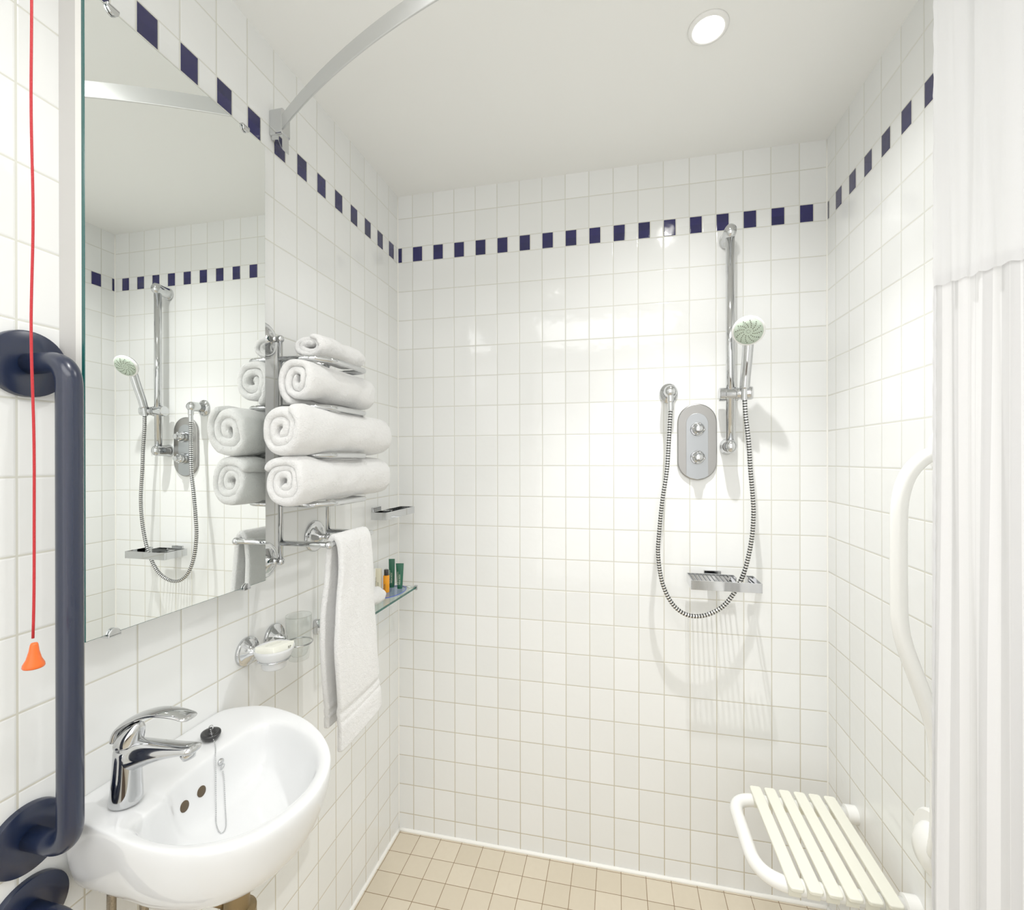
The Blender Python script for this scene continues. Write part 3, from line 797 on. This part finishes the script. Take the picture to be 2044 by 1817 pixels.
finish('spray_nozzles', bm, M['inkgrey2'], fp)
HD = V((.135, .542, -.83))
pth = smooth_path([HC-HN*.017+HD*.012, HC-HN*.0150+HD*.036, (1.0905, -.100, 1.556), (1.0905, -.084, 1.512), (1.0905, -.074, 1.478)], 8)
rad = [.0150-.0018*(i/(len(pth)-1))**.5 if i > 3 else .011+.0012*i for i in range(len(pth))]
finish('handle', tube(pth, rad, 28), M['chrome'], hs)
finish('hose_nut', lathe((1.0905, -.0735, 1.480), (-.0, .12, -1), [(.0105, 0), (.0095, .004), (.0090, .024), (.0080, .034), (0, .035)], 24), M['chrome'], hs, angle=35)

HO = [(.8945, -.058, 1.4250), (.8925, -.060, 1.400), (.8894, -.063, 1.348), (.8823, -.068, 1.246), (.8696, -.070, 1.160), (.861, -.070, 1.072), (.8574, -.070, 1.003), (.8678, -.070, .9245), (.8928, -.070, .866), (.9273, -.070, .835), (.9682, -.070, .8293), (1.0113, -.070, .8452), (1.0472, -.0695, .8775), (1.0800, -.068, .935), (1.0985, -.068, .995), (1.1105, -.068, 1.065), (1.1141, -.068, 1.130), (1.1117, -.068, 1.1836), (1.1066, -.068, 1.2468), (1.1020, -.069, 1.3255), (1.0940, -.070, 1.400), (1.0910, -.0715, 1.447)]
bm = bmesh.new(); uvl = bm.loops.layers.uv.new('UVMap')
add_tube(bm, smooth_path(HO, 14), .0062, 16, uvl=uvl)
tag(finish('shower_hose', bm, M['hose']), 'ribbed chrome shower hose looping down between outlet and hand shower', 'hose')

ot = thing('hose_outlet', 'round chrome hose outlet elbow on the back wall left of the valve', 'outlet', (.895, 0, 1.47))
finish('wall_plate', lathe((.8945, 0, 1.4790), (0, -1, 0), [(.0270, 0), (.0270, .004), (.0250, .0075), (.0200, .0095), (.0190, .011)], 40, sx=1, sy=1.15, xdir=(1, 0, 0)), M['chrome'], ot)
finish('elbow', lathe((.8945, -.005, 1.4790), (0, -1, 0), [(.0185, 0), (.0185, .048), (.0170, .057), (.011, .0635), (0, .066)], 36), M['chrome'], ot)
finish('hose_union', lathe((.8945, -.058, 1.466), (0, 0, -1), [(.0095, 0), (.0095, .018), (.0080, .020), (.0080, .042), (0, .043)], 24), M['chrome'], ot, angle=35)

VXc, VZc = .9750, 1.3310
def stadium(cx, cz, w, h, y, n=20):
    r = w/2; s = h/2-r; out = []
    for k in range(n+1): a = PI*k/n; out.append((cx+r*math.cos(a), y, cz+s+r*math.sin(a)))
    for k in range(n+1): a = PI+PI*k/n; out.append((cx+r*math.cos(a), y, cz-s+r*math.sin(a)))
    return out
vl = thing('shower_valve', 'stadium shaped brushed steel shower valve with two chrome knobs', 'shower valve', (VXc, 0, VZc))
pt = finish('cover_plate', prism(stadium(VXc, VZc, .112, .229, 0), (0, -1, 0), .009), M['brushed'], vl, bevel=.003, bseg=3, angle=40)
out = [(VXc+.031, -.008, VZc-.101), (VXc+.031, -.008, VZc+.055)]+[(VXc+.031*math.cos(PI*k/18), -.008, VZc+.055+.031*math.sin(PI*k/18)) for k in range(1, 18)]+[(VXc-.031, -.008, VZc+.055), (VXc-.031, -.008, VZc-.101), (VXc-.02, -.008, VZc-.108), (VXc, -.008, VZc-.1125), (VXc+.02, -.008, VZc-.108)]
finish('inner_panel', prism(out, (0, -1, 0), .0022), M['panel'], pt, smooth=False, bevel=.0006)
for z in (1.3690, 1.2850):
    k = finish('knob', lathe((VXc+.0, -.009, z), (0, -1, 0), [(.0205, 0), (.0205, .010), (.0195, .012), (.0175, .012), (.0175, .026), (.0160, .029), (.0125, .031), (.0115, .038), (.009, .043), (0, .046)], 36), M['chrome'], vl, angle=40)
    bm = bmesh.new()
    for a in range(0, 360, 90):
        a = math.radians(a+78); add_sphere(bm, (VXc+.0150*math.cos(a), -.0375, z+.0150*math.sin(a)), .0042, 14, 8)
    finish('grip_lobe', bm, M['chrome'], k)

# ------------------------------------------------------------------ white grab rail on the right wall
wg = thing('grab_rail', 'white cranked grab rail on the right wall beside the shower curtain', 'grab rail', (WX, -.49, .55))
finish('rail_tube', tube(smooth_path([(WX-.002, -.492, 1.294), (1.308, -.492, 1.291), (1.284, -.492, 1.277), (1.263, -.492, 1.248), (1.2515, -.492, 1.205), (1.249, -.492, 1.150), (1.249, -.492, 1.03), (1.2505, -.493, .975), (1.258, -.497, .930), (1.274, -.505, .872), (1.289, -.513, .815), (1.297, -.516, .760), (1.299, -.516, .700), (1.299, -.514, .62), (1.300, -.506, .580), (1.307, -.493, .560), (WX-.003, -.485, .553)], 5), .0133, 28), M['whitecoat'], wg)
bm = bmesh.new(); rose(bm, (WX, -.480, 1.296), (-1, 0, 0), .036); finish('flange', bm, M['whitecoat'], wg, angle=40)
bm = bmesh.new(); add_lathe(bm, (WX, -.474, .552), (-1, 0, 0), [(.068, 0), (.068, .008), (.064, .012), (.047, .013), (.046, .018), (.038, .027), (.024, .036), (0, .040)], 48)
finish('flange', bm, M['whitecoat'], wg, angle=40)

# ------------------------------------------------------------------ fold down seat
st = thing('folding_shower_bench', 'fold down shower seat with ivory slats and white tubular frame', 'shower seat', (WX, -.285, .36))
fz = .384
finish('frame', tube(round_path([(WX-.004, -.158, fz), (1.036, -.158, fz), (1.036, -.405, fz), (WX-.004, -.405, fz)], [.06, .075], 14), .0150, 28), M['whitecoat'], st)
for y in (-.158, -.405):
    finish('wall_mount', lathe((WX, y, fz), (-1, 0, 0), [(.021, 0), (.021, .024), (.0165, .026)], 28), M['whitecoat'], st, angle=40)
for k in range(6):
    x0 = 1.0850+.0352*k
    bm = bmesh.new()
    out = []
    y0, y1, x1, r = -.438, -.134, x0+.0272, .006
    for cx_, cy_, a0 in ((x1-r, y1-r, 0), (x0+r, y1-r, 90), (x0+r, y0+r, 180), (x1-r, y0+r, 270)):
        for j in range(5):
            a = math.radians(a0+90*j/4); out.append((cx_+r*math.cos(a), cy_+r*math.sin(a), fz+.0150))
    add_prism(bm, out, (0, 0, 1), .0085)
    s = finish('slat', bm, M['slat'], st, bevel=.0022, bseg=3, angle=50)
    for y in (-.158, -.405):
        bm = bmesh.new()
        c = [V((x0+.002, y+.0182*math.cos(a), fz+.0182*math.sin(a))) for a in [math.radians(-25+230*j/14) for j in range(15)]]
        ci = [V((x0+.002, y+.0152*math.cos(a), fz+.0152*math.sin(a))) for a in [math.radians(-25+230*j/14) for j in range(15)]]
        add_prism(bm, c+ci[::-1], (1, 0, 0), .0232)
        finish('slat_clip', bm, M['slat'], s, angle=40)

# ------------------------------------------------------------------ curtain rail and curtain
def rail_y(x): return -.582-.62*x+.35*x*x
cr = thing('curtain_rail', 'curved flat aluminium curtain rail crossing below the ceiling', 'curtain rail', (0, -.594, 2.02))
bm = bmesh.new(); N = 60; A = []; zr0, zr1 = 2.0000, 2.0300
for i in range(N+1):
    x = .028+(WX-.004-.028)*i/N; y = rail_y(x); dydx = -.62+.70*x
    n = V((-dydx, 1, 0)).normalized()*.0018
    A.append([bm.verts.new((x+n.x*s, y+n.y*s, z)) for s, z in ((-1, zr0), (-1, zr1), (1, zr1), (1, zr0))])
for a, b in zip(A, A[1:]):
    for k in range(4): bm.faces.new((a[k], a[(k+1) % 4], b[(k+1) % 4], b[k]))
bm.faces.new(A[0]); bm.faces.new(A[-1][::-1])
finish('track', bm, M['satin'], cr, angle=40)
bm = bmesh.new(); add_tube(bm, [(.028+(WX-.04)*i/N, rail_y(.028+(WX-.04)*i/N), zr0-.0004) for i in range(N+1)], .0020, 8)
finish('lower_lip', bm, M['satin'], cr)
bm = bmesh.new()
y = rail_y(.015)
add_box(bm, (0, y-.013, 1.990), (.034, y+.013, 2.046))
finish('wall_bracket', bm, M['chrome'], cr, smooth=False, bevel=.003)
bm = bmesh.new()
add_prism(bm, [(.004, y-.010, 1.992), (.032, y-.010, 1.992), (.032, y-.010, 1.955), (.027, y-.010, 1.963), (.020, y-.010, 1.980), (.004, y-.010, 1.982)], (0, 1, 0), .020)
finish('release_clip', bm, M['chrome'], cr, smooth=False, bevel=.001)
y = rail_y(WX-.015)
finish('wall_bracket', box((WX-.034, y-.013, 1.990), (WX, y+.013, 2.046)), M['chrome'], cr, smooth=False, bevel=.003)

ct = thing('shower_curtain', 'white shower curtain, plain voile above and satin stripes below, drawn to the right', 'curtain', (1.22, -.83, .03))
NB = 170
base = [V((0, 0, 0))]*NB
def curtain(name, z0, z1, m, nz, amp, top_gather):
    bm = bmesh.new(); uvl = bm.loops.layers.uv.new('UVMap'); rows = []
    n = len(base); mean = [V((1.1630+.097*(i/(n-1)), -.742-.205*(i/(n-1)), 0)) for i in range(n)]
    for j in range(nz+1):
        z = z0+(z1-z0)*j/nz; row = []
        for i in range(n):
            s = i/(n-1)
            f = amp*(.55+.45*math.sin(z*2.1+s*3))
            L = s*.227; am = amp+(.6*min(1, max(0, (1.519-z)/.5)) if not top_gather else 0)
            w = am*(.0065*math.sin(L*2*PI/.060+.8+.5*math.sin(z*1.7))+.0030*math.sin(L*2*PI/.027+z*.9))*min(1, s/.05)
            w += (noise.noise(V((s*9, z*1.4, 4)))*.006+noise.noise(V((s*30, z*2.2, 8)))*.0012)*min(1, s/.03+.2)
            if not top_gather: w += .0022*math.sin(L*2*PI/.019+.7*math.sin(z*3))*min(1, s/.04)*math.exp(-((s-.10)/.14)**2)*(1.3-min(1.3, z*.86))
            p = mean[i].copy()
            g = 0
            if top_gather: g = .008*math.exp(-((s-.14)/.05)**2)*max(0, (z-1.80)/.2)
            nrm = V((-.9, -.42, 0))
            q = p+nrm*(w-g+(.0035 if top_gather else 0))
            q.x += .003*(z-1.2)*(1-s)
            q.z = z+(.0012*math.sin(s*90) if j == 0 and top_gather else 0)
            q.x = min(q.x, WX-.012)
            row.append(bm.verts.new(q))
        rows.append(row)
    for j, (a, b) in enumerate(zip(rows, rows[1:])):
        for i in range(n-1):
            f = bm.faces.new((a[i], a[i+1], b[i+1], b[i]))
            for lp, q in zip(f.loops, ((i, j), (i+1, j), (i+1, j+1), (i, j+1))): lp[uvl].uv = (q[0]/(n-1), q[1]/nz)
    return finish(name, bm, m, ct)
curtain('voile_panel', 1.512, 1.992, M['voile'], 36, .42, True)
curtain('striped_panel', .03, 1.526, M['stripe'], 90, .42, False)
# stitched side hem down the free edge
pts = [(1.1628+.003*(z-1.2), -.7415, z) for z in [.04+1.94*k/160 for k in range(161)]]
finish('side_hem', tube(pts, [.0022+.0006*math.sin(k*1.9) for k in range(161)], 8), M['voile'], ct)
for k in range(7):
    x = 1.165+.020*k; y = rail_y(x)
    finish('hook', tube([V((x, y, 1.996))+V((0, math.cos(a)*.005, math.sin(a)*.007)) for a in [2*PI*j/20 for j in range(20)]], .0009, 8, closed=True), M['whiteplastic'], ct)

# ------------------------------------------------------------------ downlights and added fill lamps
def emis(name, col, s):
    m = bpy.data.materials.new(name); t = NT(m); e = t.new('ShaderNodeEmission'); e.inputs[0].default_value = (*col, 1); e.inputs[1].default_value = s
    t.done(e.outputs[0]); return m
M['lamp'] = emis('lamp_glow', (1, .98, .93), 14)
def downlight(label, x, y, power, size=.028, blend=.6, angle=150, tilt=(0, 0), core=0):
    t = thing('ceiling_downlight', label, 'ceiling light', (x, y, CZ), 'recessed ceiling downlights')
    finish('bezel', lathe((x, y, CZ), (0, 0, -1), [(.030, .0), (.030, .0035), (.032, .0055), (.036, .0055), (.0405, .003), (.041, 0)], 48), M['whiteplastic'], t)
    finish('lamp_lens', lathe((x, y, CZ), (0, 0, -1), [(.0295, 0), (.0295, .0045), (.022, .0060), (0, .0065)], 40), M['lamp'], t)
    l = bpy.data.lights.new('downlight', 'SPOT'); l.energy = power; l.shadow_soft_size = size; l.spot_size = math.radians(angle); l.spot_blend = blend
    l.color = (1, .99, .97)
    o = bpy.data.objects.new('downlight_beam', l); COL.objects.link(o); o.location = (x, y, CZ-.035)
    o.rotation_euler = (tilt[0], tilt[1], 0)
    if core:
        l2 = bpy.data.lights.new('downlight_core', 'SPOT'); l2.energy = core; l2.shadow_soft_size = size; l2.spot_size = math.radians(84); l2.spot_blend = .9; l2.color = l.color
        o2 = bpy.data.objects.new('downlight_core', l2); COL.objects.link(o2); o2.location = o.location
    return t
downlight('recessed white ceiling downlight, lit, over the shower', .931, -.437, 13, size=.012, angle=150, blend=1, core=42)
downlight('recessed ceiling downlight above the washbasin', .42, -1.00, 11, size=.018, angle=130, blend=1)
downlight('recessed ceiling downlight near the curtain side', 1.02, -1.45, 10, size=.018, angle=140, blend=1)
def area(name, loc, rot, size, power, col=(1, .98, .95), sy=None):
    l = bpy.data.lights.new(name, 'AREA'); l.energy = power; l.size = size; l.color = col
    if sy: l.shape = 'RECTANGLE'; l.size_y = sy
    o = bpy.data.objects.new(name, l); COL.objects.link(o); o.location = loc; o.rotation_euler = rot; return o
area('room_fill', (.66, -2.3, 1.15), (math.radians(90), 0, 0), 1.15, 9, (1, 1, 1), 1.7)
area('overhead_fill', (.66, -1.85, CZ-.02), (0, 0, 0), .9, 9, (1, 1, 1), .7)  # unseen soft lamp added under the ceiling to lift overall brightness

w = bpy.data.worlds.new('world'); bpy.context.scene.world = w; w.use_nodes = True
w.node_tree.nodes['Background'].inputs[0].default_value = (1, 1, 1, 1); w.node_tree.nodes['Background'].inputs[1].default_value = .6

# ------------------------------------------------------------------ camera
f, cx, cy = 922.38, 1031.3, 917.2
right = V((0.97672, 0.21452, -.0019)); up = V((.0017485, .00089595, .999998)); fwd = V((-.21452, .97672, -.0005))
cam = bpy.data.cameras.new('camera'); cam.sensor_fit = 'HORIZONTAL'; cam.sensor_width = 36; cam.lens = 36*f/2044
cam.shift_x = -(cx-1022)/2044; cam.shift_y = (cy-908.5)/2044; cam.clip_start = .01
co = bpy.data.objects.new('camera', cam); COL.objects.link(co)
R = Matrix((right, up, -fwd)).transposed().to_4x4(); R.translation = V((.7441, -1.4748, 1.2807))
co.matrix_world = R
sc = bpy.context.scene; sc.camera = co
sc.view_settings.view_transform = 'Standard'; sc.view_settings.look = 'None'; sc.view_settings.exposure = 0.0; sc.view_settings.gamma = 1.17
try: sc.cycles.max_bounces = 8; sc.cycles.diffuse_bounces = 5; sc.cycles.glossy_bounces = 4; sc.cycles.use_adaptive_sampling = True; sc.cycles.adaptive_threshold = .1; sc.cycles.transparent_max_bounces = 12
except Exception: pass
